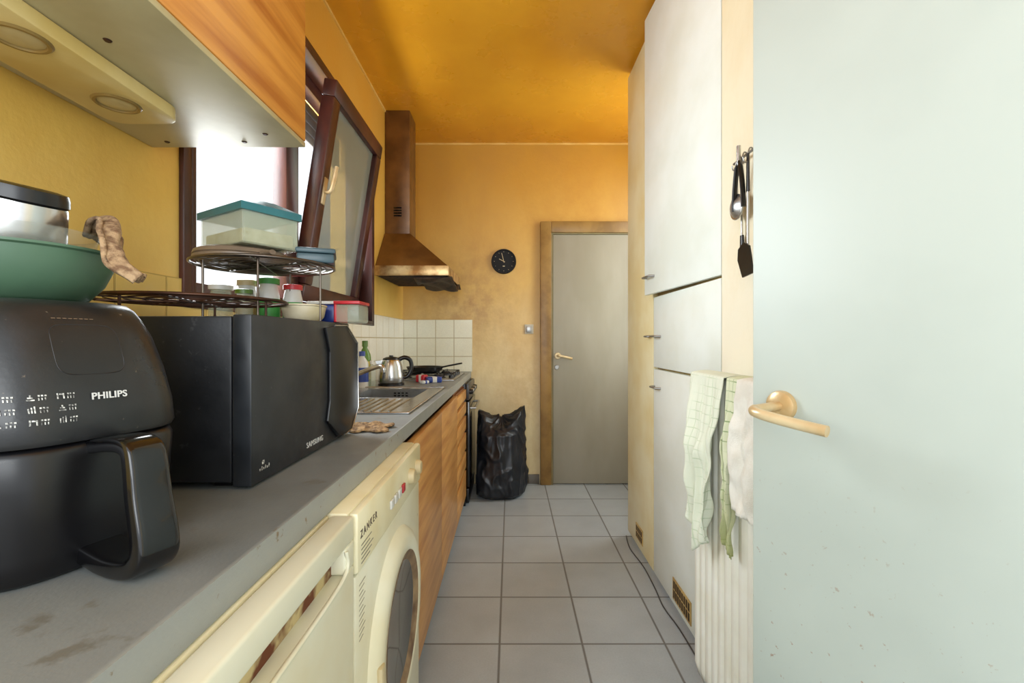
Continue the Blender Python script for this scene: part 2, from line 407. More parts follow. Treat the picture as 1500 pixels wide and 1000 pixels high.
# ---------------------------------------------------------------- doors
d1=thing("door_1","closed gray-green flush door in a mustard frame","door"); d1["kind"]="structure"
boxes("door_frame",[((.235,.322),(YB-.045,YB),(0,2.083)),((1.15,1.243),(YB-.045,YB),(0,2.083)),((.322,1.15),(YB-.045,YB),(1.994,2.083))],m_frame1,d1,bev=.006)
boxes("door_stop",[((.322,.336),(YB-.032,YB-.002),(0,1.994)),((.336,1.15),(YB-.032,YB-.002),(1.982,1.994))],M("door_stop_olive",(120,108,70),rough=.5),d1)  # stop strips in a plain dull olive tone
lf=box("door_leaf",(.337,1.149),(YB-.026,YB-.002),(.008,1.981),m_door1,d1,bev=.003)
lathe("rosette",[(0,.01),(.022,.01),(.026,.005),(.026,0)],(.372,YB-.026,1.02),m_bronze,lf,axis=(0,-1,0),seg=24)
sweep("handle",smoothpts([(.372,YB-.03,1.02),(.372,YB-.07,1.022),(.39,YB-.085,1.02),(.48,YB-.08,1.0)],5),.010,m_bronze,lf)
lathe("keyhole",[(0,.006),(.016,.006),(.02,0)],(.366,YB-.026,.93),m_steeld,lf,axis=(0,-1,0),seg=20)
dd=Vector((.45,-.893,0)).normalized(); nn=Vector((dd.y,-dd.x,0)).normalized()
e0=Vector((.4595,.8647,0))
T2=Matrix(((dd.x,nn.x,0,e0.x),(dd.y,nn.y,0,e0.y),(0,0,1,0),(0,0,0,1)))
d2=thing("door_2","open pale gray-green painted flush door","door"); d2["kind"]="structure"
lf2=box("door_leaf",(0,.79),(-.04,0),(.008,2.12),m_door2,d2,bev=.003,T=T2)
def P2(u,n,z): return T2@Vector((u,n,z))
hz=1.032
lathe("rosette",[(0,.012),(.018,.012),(.025,.008),(.027,.003),(.027,0)],P2(.057,0,hz),m_bronze,lf2,axis=nn,seg=32)
sweep("handle",smoothpts([P2(.057,.008,hz),P2(.057,.055,hz-.001),P2(.059,.080,hz-.003),P2(.080,.090,hz-.006),P2(.12,.086,hz-.012),P2(.176,.080,hz-.018)],6),
      [.0080]*10+[.0088]*21,m_bronze,lf2,seg=16,label="worn beige metal lever handle")

# ---------------------------------------------------------------- worktop + sink
CT=.893; XF=-.315
sx0,sx1,sy_0,sy_1=-.80,-.352,1.56,2.40
hx0,hx1,hy0,hy1=-.72,-.42,1.98,2.34
wt=boxes("worktop",[((XL+.008,XF),(.12,hy0-.005),(CT-.043,CT)),((XL+.008,XF),(hy1+.005,YB-.008),(CT-.043,CT)),((XL+.008,hx0-.005),(hy0-.005,hy1+.005),(CT-.043,CT)),((hx1+.005,XF),(hy0-.005,hy1+.005),(CT-.043,CT))],m_top)
top(wt,"long gray laminate worktop, stained, along the window wall","worktop")
sink=thing("kitchen_sink","stainless steel sink with ribbed drainer in the worktop","sink")
t=.004
boxes("basin",[((sx0,hx0),(sy_0,sy_1),(CT,CT+t)),((hx1,sx1),(sy_0,sy_1),(CT,CT+t)),((hx0,hx1),(hy1,sy_1),(CT,CT+t)),((hx0,hx1),(sy_0,hy0),(CT,CT+t*.6)),
  ((hx0,hx1),(hy0,hy0+.003),(CT-.15,CT+t)),((hx0,hx1),(hy1-.003,hy1),(CT-.15,CT+t)),((hx0,hx0+.003),(hy0,hy1),(CT-.15,CT+t)),((hx1-.003,hx1),(hy0,hy1),(CT-.15,CT+t)),((hx0,hx1),(hy0,hy1),(CT-.153,CT-.15))],m_steel,sink,bev=.0008,seg=1)
multi("drainer_ribs",[sweep_vf([(-.70+i*.03,1.60,CT+t),(-.70+i*.03,1.93,CT+t)],.0035,6) for i in range(10)],m_steel,sink)
sweep("sink_rim",[(sx0,sy_0,CT+t),(sx1,sy_0,CT+t),(sx1,sy_1,CT+t),(sx0,sy_1,CT+t)],.0045,m_steel,sink,closed=True)
lathe("drain",[(0,.004),(.03,.004),(.035,0)],(-.57,2.16,CT-.15),m_steeld,sink,seg=24)
boxes("overflow_slots",[((-.60+i*.02,-.588+i*.02),(hy1-.005,hy1-.003),(CT-.035,CT-.028)) for i in range(4)]+[((-.60+i*.02,-.588+i*.02),(hy1-.005,hy1-.003),(CT-.022,CT-.015)) for i in range(4)],m_gloss,sink)
fau=thing("faucet","chrome swivel mixer tap behind the sink","faucet")
lathe("tap_body",[(0,.10),(.02,.10),(.022,.09),(.022,.012),(.03,.006),(.03,0)],(-.765,2.12,CT+t),m_steel,fau,seg=28)
sweep("spout",smoothpts([(-.765,2.12,CT+.07),(-.70,2.10,CT+.10),(-.60,2.06,CT+.135),(-.575,2.05,CT+.128),(-.572,2.05,CT+.11)],6),.011,m_steel,fau)
sweep("lever",smoothpts([(-.765,2.12,CT+.10),(-.76,2.10,CT+.13),(-.72,2.05,CT+.15)],5),.008,m_steel,fau)

# ---------------------------------------------------------------- washing machine
XA=-.27
wm=thing("washing_machine","cream front-loading washing machine under the worktop","washing machine")
wy=(.792,1.344)
box("body",(-.80,XA-.012),wy,(.012,.848),m_cream,wm,bev=.008)
each("foot",[((-.76,-.72),(.83,.87),(0,.012)),((-.34,-.30),(.83,.87),(0,.012)),((-.76,-.72),(1.27,1.31),(0,.012)),((-.34,-.30),(1.27,1.31),(0,.012))],m_gloss,wm)
fp=box("front_panel",(XA-.014,XA),(wy[0]+.002,wy[1]-.002),(.09,.735),m_creamd,wm,bev=.006)
cp=box("control_panel",(XA-.014,XA+.004),(wy[0]+.002,wy[1]-.002),(.738,.846),m_cream,wm,bev=.006)
text("brand_text","ZANKER",.020,(XA+.0045,.805,.797),(0,1,0),(0,0,1),M("brown_print",(96,84,70),rough=.5),cp,spacing=1.45)
for i,yy in enumerate((1.20,1.285)):
    lathe("knob",[(0,.014),(.016,.014),(.019,.010),(.021,0)],(XA+.004,yy,.79),m_beige,cp,axis=(1,0,0),seg=28)
for i in range(4):
    box("button",(XA+.004,XA+.009),(1.0+i*.036,1.024+i*.036),(.775,.795),m_whitep if i!=3 else m_redp,cp,bev=.002)
multi("printed_lines",[([ (XA+.0044,a,z),(XA+.0044,b,z),(XA+.0044,b,z+.002),(XA+.0044,a,z+.002)],[(0,1,2,3)]) for a,b,z in [(.81,.86+.01*(i%3),.750+.008*i) for i in range(5)]],M("gray_print",(120,112,98),rough=.6),cp)
multi("programme_table_print",[([ (XA+.0004,.81,.71-i*.009),(XA+.0004,.845-.006*(i%3),.71-i*.009),(XA+.0004,.845-.006*(i%3),.7118-i*.009),(XA+.0004,.81,.7118-i*.009)],[(0,1,2,3)]) for i in range(12)],M("gray_print2",(150,140,120),rough=.6),fp)
dc=Vector((XA,1.07,.485))
pd=lathe("porthole_door",[(.135,.004),(.155,.020),(.185,.022),(.205,.014),(.214,0),(.135,0)],dc,m_creamd,wm,axis=(1,0,0),seg=64,closed=True,ang=40)
lathe("seal_ring",[(.122,.004),(.135,.012),(.148,.018),(.157,.021),(.157,.0),(.122,.0)],dc,M("gasket_brown",(150,124,90),(96,72,50),rough=.5,scale=14),pd,axis=(1,0,0),seg=64,closed=True)
lathe("door_glass",[(0,.001),(.07,.003),(.11,.006),(.136,.012),(.136,.002),(0,.0)],dc,M("dark_glass",(70,74,72),(46,48,48),rough=.08,scale=6,coat=.5),pd,axis=(1,0,0),seg=48)
box("door_catch",(XA+.012,XA+.026),(.868,.892),(.45,.52),m_beige,pd,bev=.005)

# ---------------------------------------------------------------- refrigerator
fr=thing("refrigerator","low cream refrigerator with a rust-stained grip slot","refrigerator")
fy=(.16,.786)
box("body",(-.80,XA-.042),fy,(.02,.848),m_cream,fr,bev=.006)
sl=(.26,.745); sz=(.762,.806)
fd=boxes("door",[((XA-.040,XA),fy,(sz[1],.847)),((XA-.040,XA),fy,(.05,sz[0])),((XA-.040,XA),(fy[0],sl[0]),sz),((XA-.040,XA),(sl[1],fy[1]),sz)],m_creamd,fr,bev=.005,seg=3)
box("grip_recess",(XA-.041,XA-.024),(sl[0]-.002,sl[1]+.002),(sz[0]-.002,sz[1]+.002),m_rust,fd,label="rust-stained recessed door grip")
sweep("grip_lip",smoothpts([(XA,sl[0],sz[1]-.004),(XA+.001,sl[0]+.015,sz[0]+.002),(XA+.001,.5,sz[0]-.001),(XA+.001,sl[1]-.015,sz[0]+.002),(XA,sl[1]+.002,sz[1]-.004)],8),.0035,m_creamd,fd)
box("plinth",(-.78,XA-.05),(fy[0]+.01,fy[1]-.01),(0,.02),m_gloss,fr)

# ---------------------------------------------------------------- base cabinets
def cabinet(name,y0,y1,label,nd=1,drawers=0,zt=.848):
    c=thing(name,label,"cabinet","wooden base cabinets under the worktop")
    box("body",(-.83,-.331),(y0,y1),(.07,zt),m_woodedge,c)
    box("plinth",(-.80,-.36),(y0,y1),(0,.07),m_base,c)
    if drawers:
        hs=[(.075,.27),(.275,.40),(.405,.53),(.535,.645),(.65,.74),(.745,.826)]
        for a,b in hs:
            d=box("drawer",(-.33,-.306),(y0+.002,y1-.002),(a,b-.018),m_woodv,c,bev=.002)
            box("finger_grip",(-.329,-.320),(y0+.002,y1-.002),(b-.018,b-.001),m_woodedge,d)
    else:
        w=(y1-y0)/nd
        for i in range(nd):
            box("door",(-.33,-.306),(y0+i*w+.002,y0+(i+1)*w-.002),(.075,.826),m_woodv,c,bev=.002)
    return c
cabinet("base_cabinet",1.35,2.03,"orange wood base cabinet beside the washing machine",zt=.72)
cabinet("base_cabinet",2.032,2.618,"orange wood base cabinet under the sink",zt=.72)
cabinet("drawer_cabinet",2.62,3.13,"orange wood drawer cabinet beside the oven",drawers=5)
ov=thing("oven","black built-in oven beneath the gas hob","oven")
box("body",(-.80,-.312),(3.135,3.62),(.0,.848),m_glosss,ov,bev=.003)
ocp=box("control_panel",(-.31,-.288),(3.14,3.61),(.73,.84),M("oven_panel",(60,60,62),rough=.35),ov,bev=.003)
od=box("oven_door",(-.31,-.282),(3.14,3.61),(.13,.72),m_gloss,ov,bev=.004)
sweep("handle",[(-.282,3.19,.67),(-.25,3.19,.67),(-.25,3.56,.67),(-.282,3.56,.67)],.008,m_steeld,od)
box("lower_drawer",(-.31,-.288),(3.14,3.61),(.02,.12),m_glosss,ov,bev=.003)
for i in range(5):
    lathe("knob",[(0,.025),(.014,.025),(.017,.02),(.019,0)],(-.288,3.19+i*.085,.785),m_steeld if i%2 else m_glosss,ocp,axis=(1,0,0),seg=20)

# ---------------------------------------------------------------- gas hob
hob=thing("gas_hob","stainless gas hob with black pan supports","hob")
hp_=box("hob_plate",(-.82,-.35),(2.82,3.44),(CT,CT+.008),m_steeld,hob,bev=.003)
bcs=[(-.69,2.98),(-.47,2.98),(-.69,3.28),(-.47,3.28)]
for (bx,by) in bcs:
    lathe("burner",[(0,.022),(.028,.022),(.032,.016),(.036,.008),(.045,.006),(.045,0)],(bx,by,CT+.008),m_glosss,hob,seg=28)
for (bx,by) in bcs:
    lst=[]
    for a in range(4):
        an=a*math.pi/2
        c,s=math.cos(an),math.sin(an)
        lst.append(sweep_vf([(bx+c*.1,by+s*.1,CT+.008),(bx+c*.1,by+s*.1,CT+.036),(bx+c*.03,by+s*.03,CT+.036)],.004,6))
    lst.append(sweep_vf([(bx+.1*math.cos(q*math.pi/12),by+.1*math.sin(q*math.pi/12),CT+.03) for q in range(24)],.0035,6,True))
    multi("pan_support",lst,m_glosss,hob)
for i in range(4):
    lathe("knob",[(0,.022),(.014,.022),(.018,0)],(-.385,2.95+i*.11,CT+.008),m_glosss,hob,seg=18)
pan=thing("frying_pan","black frying pan resting on the gas hob","frying pan")
pc=(-.565,3.0,CT+.046)
lathe("pan_body",[(0,0),(.085,0),(.105,.012),(.118,.038),(.121,.038),(.108,.010),(.088,.004),(0,.004)],(pc[0],pc[1],pc[2]-.005),m_glosss,pan,seg=48)
sweep("handle",smoothpts([(pc[0]+.10,pc[1]-.02,pc[2]+.026),(pc[0]+.16,pc[1]-.04,pc[2]+.04),(pc[0]+.25,pc[1]-.07,pc[2]+.058)],6),[.009]*13,m_glosss,pan,flat=.6)
# ---------------------------------------------------------------- kettle
ke=thing("electric_kettle","brushed steel electric kettle with black handle","kettle")
kc=(-.672,2.56,CT); KS=.92
def kp(l): return [(a*KS,b*KS) for a,b in l]
lathe("power_base",kp([(0,.018),(.07,.018),(.078,.012),(.078,0),(0,0)]),kc,m_glosss,ke)
kb=lathe("kettle_body",kp([(0,.018),(.074,.018),(.078,.026),(.076,.06),(.066,.12),(.056,.15),(.052,.155),(0,.157)]),kc,m_steel,ke,seg=48)
lathe("lid",kp([(.052,.155),(.048,.165),(.03,.172),(.012,.174),(.012,.182),(0,.183)]),kc,m_glosss,ke,seg=40)
hd=Vector((.93,.36,0)).normalized()
K=Vector(kc)
sweep("handle",smoothpts([K+(hd*a+Vector((0,0,b)))*KS for a,b in ((.045,.155),(.08,.168),(.115,.15),(.122,.10),(.10,.055),(.074,.045))],6),.012,m_glosss,ke)
prism("spout",[(-.05,.155),(-.096,.148),(-.068,.10)],lambda a,b,k:K+(hd*a+Vector((0,0,b)))*KS+Vector((-hd.y,hd.x,0))*(.015 if k else -.015),m_steel,ke)

# ---------------------------------------------------------------- bottles
def bottle(name,c,r,hh,mat,capm,label,lab=None,cat="bottle",neck=.4,grp=None):
    b=thing(name,label,cat,grp)
    lathe("bottle_body",[(0,0),(r*.95,0),(r,.006),(r,hh*.62),(r*.92,hh*.70),(r*neck,hh*.84),(r*neck,hh*.9),(0,hh*.9)],c,mat,b,seg=28)
    lathe("cap",[(0,hh),(r*neck*1.1,hh),(r*neck*1.25,hh*.985),(r*neck*1.25,hh*.87),(0,hh*.87)],c,capm,b,seg=24)
    if lab: lathe("paper_label",[(r+.0006,hh*.15),(r+.0006,hh*.55)],c,lab,b,seg=28)
    return b
bottle("oil_bottle",(-.80,2.50,CT),.032,.25,m_olive,m_olive,"green olive oil bottle behind the kettle",M("yellow_label",(200,180,60),rough=.5))
bottle("detergent_bottle",(-.79,2.42,CT+.004),.033,.19,m_whitep,m_blue,"white dish soap bottle with blue cap",m_blue)
bottle("soap_bottle",(-.745,2.44,CT+.004),.020,.14,m_clear2,m_whitep,"small clear soap bottle near the tap")
def packet(name,x,y,w,d,hh,m1,m2,label,cat,rot):
    e=thing(name,label,cat)
    T=Matrix.Translation((x,y,CT))@Matrix.Rotation(rot,4,'Z')
    box("wrapper",(-w/2,w/2),(-d/2,d/2),(0,hh),m1,e,bev=.008,T=T,seg=3)
    box("wrapper_band",(-w/6,w/6),(-d/2-.0006,d/2+.0006),(.001,hh+.0006),m2,e,bev=.004,T=T)
packet("sponge_packet",-.46,2.72,.09,.06,.035,m_blue,m_whitep,"blue and white packet beside the hob","packet",.4)
packet("snack_packet",-.535,2.74,.06,.05,.045,m_redp,m_whitep,"small red packet beside the kettle","packet",-.3)
packet("matchbox",-.50,2.64,.05,.035,.02,m_whitep,m_blue,"small white and blue box by the kettle","box",.9)

# ---------------------------------------------------------------- chimney hood
rh=thing("range_hood","brown chimney extractor hood above the gas hob","range hood")
ch=box("chimney",(XL+.002,-.69),(3.11,3.30),(1.868,ZC),m_hood,rh,bev=.002)
boxes("chimney_vent",[((-.80,-.745),(3.1085,3.1105),(1.99+i*.018,2.0+i*.018)) for i in range(4)],m_gloss,ch)
b0=[(XL+.002,2.886),(-.40,2.886),(-.40,3.48),(XL+.002,3.48)]; b1=[(XL+.002,3.10),(-.685,3.10),(-.685,3.31),(XL+.002,3.31)]
v=[(x,y,1.618) for x,y in b0]+[(x,y,1.87) for x,y in b1]
from_pyd("canopy",v,[(3,2,1,0),(4,5,6,7),(0,1,5,4),(1,2,6,5),(2,3,7,6),(3,0,4,7)],m_hood,rh)
boxes("hood_rim",[((XL+.002,-.392),(2.878,2.89),(1.555,1.618)),((-.404,-.392),(2.89,3.484),(1.555,1.618)),((XL+.002,-.404),(3.472,3.484),(1.555,1.618))],m_hoodrim,rh,bev=.002)
boxes("grease_filter",[((XL+.004,-.405),(2.892,3.47),(1.558,1.566))]+[((XL+.02,-.42),(2.91+i*.04,2.925+i*.04),(1.552,1.558)) for i in range(14)],m_filter,rh)
surf("grease_residue",lambda u,v:Vector((-.62+.24*u,2.90+.58*v,1.545-.045*math.sin(math.pi*v)*(.5+.5*math.sin(9*v+3*u))-.014*math.sin(17*v)*math.sin(5*u))),10,24,m_filter,rh,.006)

# ---------------------------------------------------------------- upper wall cabinet (near) + lamp strip
uc=thing("wall_cabinet","orange wood wall cabinet with enamelled underside","cabinet")
UB=1.61; UX=-.491
box("body",(XL+.002,UX-.021),(.15,1.088),(UB+.012,2.36),m_woodedge,uc)
up_=box("underside_panel",(XL+.002,UX-.001),(.15,1.092),(UB,UB+.012),m_metalcab,uc,bev=.002,label="greasy cream enamelled cabinet underside")
for a,b in ((.15,.630),(.634,1.090)):
    box("door",(UX-.02,UX),(a,b),(UB+.013,2.36),m_woodu,uc,bev=.002)
for (x,y) in ((-.62,.70),(-.80,1.06),(-.62,1.06),(-.55,1.02)):
    lathe("screw",[(0,.002),(.004,.002),(.006,0)],(x,y,UB),m_rackd,up_,axis=(0,0,-1),seg=16)
ls=thing("under_cabinet_lamp","yellowed cream lamp strip with two round spots","lamp")
def stripf(a,b,k): return Vector((a,b,UB-.026 if k else UB-.001))
sp=[(-.79,.2),(-.655,.2)]+[(-.662-.03*(1-math.cos(q)),.89+.03*math.sin(q)) for q in [0,.4,.8,1.2,1.57]]+[(-.77-.03*math.sin(q),.89+.03*math.cos(q)) for q in [0,.4,.8,1.2,1.57]]
prism("housing",sp,stripf,m_strip,ls,bev=.003)
for xx,yy in ((-.708,.655),(-.725,.838)):
    lathe("spot_ring",[(.028,0),(.030,.003),(.034,.003),(.037,0)],(xx,yy,UB-.026),m_lampr,ls,axis=(0,0,-1),seg=32)
    lathe("spot_lens",[(0,.003),(.02,.0025),(.029,0)],(xx,yy,UB-.026),m_lampg,ls,axis=(0,0,-1),seg=32)

# ---------------------------------------------------------------- tall cabinets
def pull(y,z,x,parent,l=.055):
    return sweep("handle",[(x,y-l/2,z),(x-.022,y-l/2+.004,z),(x-.022,y+l/2-.004,z),(x,y+l/2,z)],.005,m_steeld,parent,seg=8)
CX=XR
def vent(y0,y1,z0,z1,n,parent):
    g=box("vent_grille",(CX-.004,CX),(y0,y1),(z0,z1),m_ventf,parent,bev=.001,seg=1)
    w=(y1-y0-.016)/n
    boxes("vent_slots",[((CX-.0048,CX-.0035),(y0+.008+i*w+w*.15,y0+.008+i*w+w*.8),(z0+.010,z0+(z1-z0)*.46)) for i in range(n)]+[((CX-.0048,CX-.0035),(y0+.008+i*w+w*.15,y0+.008+i*w+w*.8),(z0+(z1-z0)*.54,z1-.010)) for i in range(n)],m_ventd,g)
tA=thing("tall_cabinet","narrow full-height white cupboard, yellowed, at the end","cabinet")
box("body",(CX+.02,1.2),(2.20,2.68),(0,ZC-.004),m_cabside,tA)
dA=box("door",(CX,CX+.019),(2.206,2.678),(.03,ZC-.03),m_cabside,tA,bev=.002,label="yellowed cream tall cupboard door")
pull(2.25,1.165,CX,dA)
vent(2.37,2.50,.07,.15,5,dA)
tB=thing("tall_cabinet","white built-in cupboard with three stacked doors","cabinet")
box("body",(CX+.02,1.2),(1.490,2.198),(0,ZC-.004),m_cabe,tB)
ya,yb=1.493,2.196; ang=math.radians(3.6)
def ajar(y0,y1,z0,z1,a,mat):
    T=Matrix.Translation((CX,y0,0))@Matrix.Rotation(a,4,'Z')
    return box("door",(0,.019),(0,y1-y0),(z0,z1),mat,tB,bev=.002,T=T),T
du,TU=ajar(ya,yb,1.362,ZC-.03,ang,m_cab)
sweep("handle",[TU@Vector(p) for p in [(0,.58,1.44),(-.024,.585,1.44),(-.024,.665,1.44),(0,.67,1.44)]],.005,m_steeld,du,seg=8)
dm,TM=ajar(ya,yb,1.018,1.352,0,m_cab)
sweep("handle",[TM@Vector(p) for p in [(0,.60,1.165),(-.024,.605,1.165),(-.024,.68,1.165),(0,.685,1.165)]],.005,m_steeld,dm,seg=8)
dl,TL=ajar(ya,yb,.03,1.008,0,m_cab)
sweep("handle",[TL@Vector(p) for p in [(0,.60,.925),(-.024,.605,.925),(-.024,.68,.925),(0,.685,.925)]],.005,m_steeld,dl,seg=8)
vent(1.735,1.93,.055,.145,8,dl)

# ---------------------------------------------------------------- radiator
ra=thing("radiator","white ribbed panel radiator on the wall","radiator")
rx=.587; ry0,ry1=.95,1.45; rz0,rz1=.09,1.035
def rib(u,v):
    y=ry0+(ry1-ry0)*u; c=(y-ry0)/.04; fr=c-math.floor(c)
    d=.012*(1 if fr<.45 else (0 if .55<fr<.9 else .5))
    e=min(1,min(v,1-v)/.03)
    return Vector((rx+.012-d*e,y,rz0+(rz1-rz0)*v))
surf("front_panel",rib,140,24,m_rad,ra,.003)
box("core",(rx+.016,rx+.06),(ry0+.012,ry1-.012),(rz0+.01,rz1-.006),m_rad,ra,bev=.004)
boxes("top_grille",[((rx+.014,rx+.064),(ry0+.014+i*.02,ry0+.018+i*.02),(rz1-.005,rz1+.002)) for i in range(24)]+[((rx+.014,rx+.066),(ry0,ry0+.01),(rz0,rz1+.003)),((rx+.014,rx+.066),(ry1-.01,ry1),(rz0,rz1+.003))],m_rad,ra)
each("wall_bracket",[((rx+.061,XR-.001),(1.05,1.08),(.3,.36)),((rx+.061,XR-.001),(1.36,1.39),(.3,.36)),((rx+.061,XR-.001),(1.05,1.08),(.85,.91)),((rx+.061,XR-.001),(1.36,1.39),(.85,.91))],m_rad,ra)
sweep("pipe",[(rx+.04,ry1-.04,rz0+.01),(rx+.04,ry1-.04,.04),(rx+.04,ry1-.04,0)],.008,m_rad,ra,seg=8)
sweep("pipe",[(rx+.04,ry0+.04,rz0+.01),(rx+.04,ry0+.04,0)],.008,m_rad,ra,seg=8)
def drape(y0,y1,zfn,amp,seed,xoff,ztop=rz1+.012,pinch=0,shift=0,nf=2.1):
    def fn(u,v):
        y=y0+(y1-y0)*u
        zb_=zfn(u)
        if v<.15:
            t=v/.15; x=rx+.072; z=ztop-.10*(1-t); k=0;t2=0
        elif v<.3:
            t=(v-.15)/.15; x=rx+.072-(.072+.012+xoff)*t; z=ztop+.006*math.sin(math.pi*t); k=0;t2=0
        else:
            t2=(v-.3)/.7; k=min(1,t2*2.2)
            x=rx-.012-xoff; z=ztop+(zb_-ztop)*t2
        uu=u+.16*mnoise.noise(Vector((u*2,v*2.2,seed)))
        fold=.5+.5*math.sin(2*math.pi*(nf*uu+.18*seed))
        fold=.66*fold**1.3+.34*(.5+.5*math.sin(2*math.pi*(nf*2.3*uu+.3*seed+.3*v)))
        x-=k*(amp*fold+.018*(mnoise.noise(Vector((u*6,v*9,seed+3)))+.5))
        yc=(y0+y1)/2
        y+=k*t2*(yc-y)*pinch+k*.008*math.sin(2*math.pi*(nf*uu)+1.5)+shift*k*t2
        return Vector((x,y,z))
    return fn
tw=surf("dish_towel",drape(1.215,1.435,lambda u:.54+.13*abs(u-.4)+.012*math.sin(9*u),.030,1.3,.006,pinch=.25,nf=2.6,shift=.012),90,80,m_towel,None,.0025)
top(tw,"crumpled white cotton dish towel with faded check on the radiator","towel")
tw3=surf("dish_towel",drape(1.15,1.205,lambda u:.59+.03*u,.012,4.1,.002,nf=1.5),30,60,m_towelg,None,.0025)
top(tw3,"narrow folded green checked dish towel hanging on the radiator","towel")
tw2=surf("hand_towel",drape(.99,1.14,lambda u:.725,.012,7.7,.006),36,50,m_towelw,None,.005)
top(tw2,"white terry hand towel hanging on the radiator","towel")

# ---------------------------------------------------------------- utensils on wall
ur=thing("utensil_rail","small metal hook rail fixed to the wall","hook rail")
sweep("rail",[(XR-.02,1.225,1.675),(XR-.02,1.365,1.675)],.004,m_steeld,ur)
for yy in (1.245,1.35): sweep("rail_mount",[(XR-.0005,yy,1.675),(XR-.016,yy,1.675)],.005,m_steeld,ur,seg=8)
for i,yy in enumerate((1.262,1.294,1.325)):
    sweep("hook",smoothpts([(XR-.018,yy,1.679),(XR-.026,yy,1.682),(XR-.032,yy,1.665),(XR-.032,yy,1.645),(XR-.042,yy,1.642),(XR-.046,yy,1.655)],3),.0022,m_steeld,ur,seg=6)
GU="kitchen utensils hanging on the hook rail"
e=thing("kitchen_tongs","black and steel kitchen tongs hanging on the hook rail","tongs",GU)
x=XR-.042
for s in (-1,1):
    sweep("arm",smoothpts([(x,1.294,1.664),(x,1.294+s*.010,1.64),(x,1.294+s*.022,1.58),(x,1.294+s*.027,1.52)],4),[.004]*4+[.0075]*9,m_glosss,e,flat=.5)
sweep("pivot",[(x,1.294,1.70),(x,1.294,1.655)],.006,m_steel,e)
e=thing("spatula","black nylon spatula with steel shaft on the hook rail","spatula",GU)
x=XR-.032
sweep("handle",[(x,1.262,1.665),(x,1.262,1.56)],[.006,.008],m_glosss,e,flat=.5,up=(1,0,0))
sweep("shaft",[(x,1.262,1.565),(x,1.262,1.41)],.0035,m_steel,e)
prism("blade",[(-.032,.005),(.026,0),(.036,.05),(.030,.08),(0,.095),(-.030,.08),(-.036,.05)],lambda a,b,k:Vector((x+(.002 if k else -.002)-.01*math.sin(b*20),1.264+a,1.325+b)),m_glosss,e)
e=thing("strainer","small round steel strainer hanging on the hook rail","strainer",GU)
x=XR-.032
sweep("handle",[(x,1.325,1.665),(x,1.325,1.565)],.004,m_steel,e)
sweep("rim",[(x,1.325+.034*math.cos(a*math.pi/12),1.535+.034*math.sin(a*math.pi/12)) for a in range(24)],.0035,m_steel,e,closed=True)
lathe("mesh_bowl",[(0,.016),(.018,.012),(.034,0)],(x,1.325,1.535),m_steeld,e,axis=(-1,0,0),seg=28)
e=thing("basting_brush","thin steel brush with black grip hanging on wall","brush",GU)
x=XR-.011
sweep("shaft",[(x,1.338,1.52),(x,1.336,1.45)],.003,m_steel,e)
sweep("grip",[(x,1.336,1.455),(x,1.334,1.385)],[.008,.010],m_glosss,e,flat=.6,up=(1,0,0))

# ---------------------------------------------------------------- clock & switch
ck=thing("wall_clock","round black wall clock with pale hands","clock")
cc=Vector((-.055,YB,1.771))
m_clk=M("clock_black",(20,20,22),(14,14,16),rough=.55,spec=.25)
lathe("case",[(0,0),(0,.012),(.088,.012),(.09,.022),(.096,.022),(.099,.016),(.099,0)],cc,m_clk,ck,axis=(0,-1,0),seg=56)
fc=lathe("face",[(0,.0135),(.088,.0125)],cc,m_clk,ck,axis=(0,-1,0),seg=48)
def tick(a,r0,r1,w):
    d=Vector((math.sin(a),0,math.cos(a))); s=Vector((d.z,0,-d.x))*w; o=cc+Vector((0,-.0155,0))
    return ([o+d*r0-s,o+d*r1-s,o+d*r1+s,o+d*r0+s],[(0,1,2,3)])
for i in range(12): multi("hour_mark",[tick(i*math.pi/6,.072,.079,.001)],m_beige,fc)
multi("minute_hand",[tick(math.radians(-14),-.01,.068,.0018)],m_beige,ck)
multi("hour_hand",[tick(math.radians(-62),-.01,.042,.0022)],m_beige,ck)
box("small_emblem",(-.063,-.047),(YB-.016,YB-.014),(1.730,1.736),m_beige,fc)
sw=thing("light_switch","gray square light switch beside the door","light switch")
box("switch_plate",(.112,.182),(YB-.01,YB),(1.195,1.27),m_sw,sw,bev=.003)
box("rocker",(.125,.169),(YB-.016,YB-.0101),(1.205,1.255),m_steeld,sw,bev=.003)

